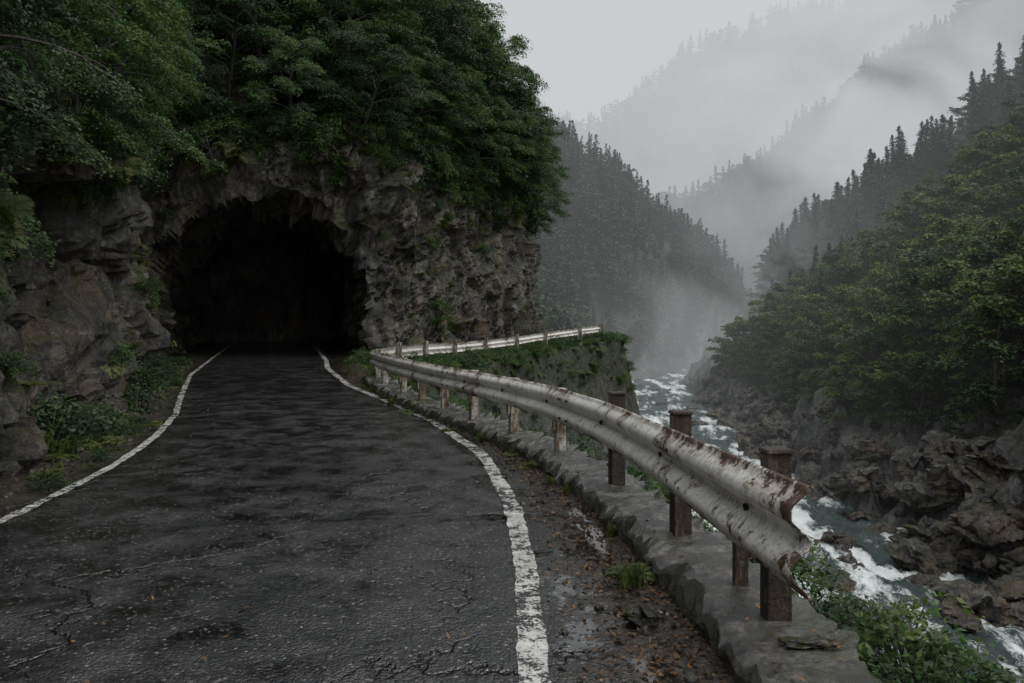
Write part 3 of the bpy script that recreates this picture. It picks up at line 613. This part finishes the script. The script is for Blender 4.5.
# ------------------------------------------------------------------ hillside forests
def pts(n,x0,x1,y0,y1,cond):
    x=rng.uniform(x0,x1,n);y=rng.uniform(y0,y1,n);z=terrain(x,y,False);k=cond(x,y,z);x,y,z=x[k],y[k],z[k]
    return np.stack([x,y,z],1)
dR_=lambda x,y:x-(xr(y)+hw(y))
vis=lambda x,y:(x/np.maximum(y,1)<.85)
P=pts(720,20,95,34,130,lambda x,y,z:(dR_(x,y)>5.0)&vis(x,y)&(z<36))
scatter('hillside_broadleaf_forest',hillt,P-[0,0,.6],zrot(len(P),rng,.1),rng.uniform(.65,1.25,len(P))*np.interp(dR_(P[:,0],P[:,1]),[5,12],[.6,1]),rng)
P=pts(1300,40,160,125,205,lambda x,y,z:(dR_(x,y)>7)&vis(x,y)&(x>.32*y)&(z>-8))
scatter('hillside_cedar_forest',cons+[hillt[0],hillt[3]],P-[0,0,.4],zrot(len(P),rng,.05),rng.uniform(.45,1.05,len(P)),rng)
P=pts(40,55,100,80,112,lambda x,y,z:(z>16)&vis(x,y))
scatter('hillside_cedar_stand',cons,P-[0,0,.4],zrot(len(P),rng,.04),rng.uniform(.45,.75,len(P)),rng)
P=pts(4400,-25,110,85,262,lambda x,y,z:(x<xr(y)-hw(y)-1.5)&(z>-11.5)&(x>-.02*y))
scatter('far_left_forest',farc,P-[0,0,.4],zrot(len(P),rng,.05),rng.uniform(.45,.9,len(P)),rng)
P=pts(3000,20,400,340,435,lambda x,y,z:(z>5))
scatter('far_ridge_forest',farc,P-[0,0,.4],zrot(len(P),rng,.05),rng.uniform(.8,1.5,len(P)),rng)
P=pts(1200,-30,560,700,810,lambda x,y,z:(z>120))
scatter('distant_mountain_forest',farc,P-[0,0,.4],zrot(len(P),rng,.05),rng.uniform(1.3,2.2,len(P)),rng)
# ------------------------------------------------------------------ river
ys=np.concatenate([np.arange(8,75,.2),np.arange(75,340,.6)]);cc=np.linspace(-1,1,75)
rx_=xr(ys)[:,None]+(hw(ys)+1.5)[:,None]*cc[None,:];ry_=np.repeat(ys[:,None],75,1)
Q=np.stack([rx_.ravel()*.55,ry_.ravel()*.30,0*rx_.ravel()],1)
w=fbm(Q+.6*fbm(Q*1.1,2,90)[:,None],5,91,.58);rg=1-np.abs(w)*1.7
zz=-12.1+.28*w+.10*fbm(Q*5,3,95)
foam=np.clip(fbm(Q*np.array([1.1,.55,1])+3.3,4,97,.6)*.9+.35*(rg-.3)+.27,0,1)
def water_mat():
    m=Mat('river_water');v=m.coord('Object',(1,.45,1));f=m.attr('foam');n=m.noise(v,2.6,8,.75,1.2);n9=m.noise(v,9,6,.75,.8)
    k=m.math('ADD',m.math('MULTIPLY',f,.75),m.math('MULTIPLY',m.math('SUBTRACT',n,.5),1.7));k=m.math('ADD',k,m.math('MULTIPLY',m.math('SUBTRACT',n9,.5),.9))
    fm=m.ramp(k,[(.24,0.),(.42,.45),(.70,1.)]);c=m.mix(fm,m.ramp(n,[(.3,(.012,.026,.026)),(.7,(.05,.078,.075))]),(.76,.79,.79))
    return m.end(m.bsdf(c,m.mix(fm,(.12,.12,.12),(.7,.7,.7)),m.bump(n9,.8,.15),.5))
add_obj('river',make_mesh('river',np.stack([rx_.ravel(),ry_.ravel(),zz],1),grid_faces(len(ys),75),[water_mat()],smooth=True,attrs={'foam':foam}))
# ------------------------------------------------------------------ mist volumes
FC=(.58,.60,.62)
def mist(name,sig,x0,x1,y0,y1,z0,z1,cloud=None):
    m=Mat(name);ab=m.n('ShaderNodeVolumeAbsorption');ab.inputs['Color'].default_value=(0,0,0,1);ab.inputs['Density'].default_value=sig
    em=m.n('ShaderNodeEmission');em.inputs['Color'].default_value=(*FC,1);em.inputs['Strength'].default_value=sig  # mist glows by itself, standing in for scattered daylight
    if cloud is not None:
        v=m.coord('Object');sc_=m.n('ShaderNodeVectorMath',operation='LENGTH');m.l(v,sc_.inputs[0])
        fall=m.n('ShaderNodeMapRange');m.l(sc_.outputs['Value'],fall.inputs[0]);fall.inputs[1].default_value=.5;fall.inputs[2].default_value=.1;fall.interpolation_type='SMOOTHSTEP'
        nz_=m.noise(m.coord('Object',cloud),1.,3,.55,.6)
        dn=m.math('MULTIPLY',m.math('MULTIPLY',fall.outputs[0],m.ramp(nz_,[(.38,.0),(.62,1.)])),sig)
        m.l(dn,ab.inputs['Density']);m.l(dn,em.inputs['Strength'])
    ad=m.n('ShaderNodeAddShader');m.l(ab.outputs[0],ad.inputs[0]);m.l(em.outputs[0],ad.inputs[1]);m.l(ad.outputs[0],m.out.inputs['Volume'])
    V,F=box(0,0,0,1,1,1);me=make_mesh(name,V,F,[m.m])
    o=add_obj(name,me,None,((x0+x1)/2,(y0+y1)/2,(z0+z1)/2));o.scale=(x1-x0,y1-y0,z1-z0);return o
mist('valley_mist',.00085,-650,1300,47,2100,-30,520)
mist('distant_mist',.0019,-600,1250,322,2000,-28,480)
mist('mist_bank',.055,10,330,262,332,-15,165,(7,1.5,5.5))
mist('river_mist',.018,5,95,120,172,-40,34,(4,1.5,3.))
# ------------------------------------------------------------------ sky, sun, camera
w=bpy.data.worlds.new("World");scene.world=w;w.use_nodes=True;nt=w.node_tree;nt.nodes.clear()
out=nt.nodes.new('ShaderNodeOutputWorld');bg=nt.nodes.new('ShaderNodeBackground');sk=nt.nodes.new('ShaderNodeTexSky');sk.sky_type='NISHITA';sk.sun_disc=False
sk.sun_elevation=rad(58);sk.sun_rotation=rad(108);sk.dust_density=5;sk.air_density=1
hs=nt.nodes.new('ShaderNodeHueSaturation');hs.inputs['Saturation'].default_value=.25;nt.links.new(sk.outputs[0],hs.inputs['Color'])
mx=nt.nodes.new('ShaderNodeMix');mx.data_type='RGBA';mx.inputs[0].default_value=.72;nt.links.new(hs.outputs[0],mx.inputs[6]);mx.inputs[7].default_value=(10.0,10.4,10.8,1)
nt.links.new(mx.outputs[2],bg.inputs[0]);bg.inputs[1].default_value=.12;nt.links.new(bg.outputs[0],out.inputs[0])
sd=bpy.data.lights.new('sun','SUN');sd.energy=1.5;sd.angle=rad(30);sd.color=(1,.97,.93);so=bpy.data.objects.new('sun',sd);scene.collection.objects.link(so)
az=rad(108);el=rad(58);dv=Vector((math.cos(el)*math.sin(az),math.cos(el)*math.cos(az),math.sin(el)));so.rotation_euler=dv.to_track_quat('Z','Y').to_euler()
cd=bpy.data.cameras.new('camera');co=bpy.data.objects.new('camera',cd);scene.collection.objects.link(co);scene.camera=co
cd.sensor_width=36;cd.lens=28;cd.shift_y=-31.5/1024;cd.clip_end=5000;cd.clip_start=.05;co.location=(0,0,1.7);co.rotation_euler=(rad(90),0,0)
scene.view_settings.view_transform='Standard';scene.view_settings.look='None';scene.view_settings.exposure=0
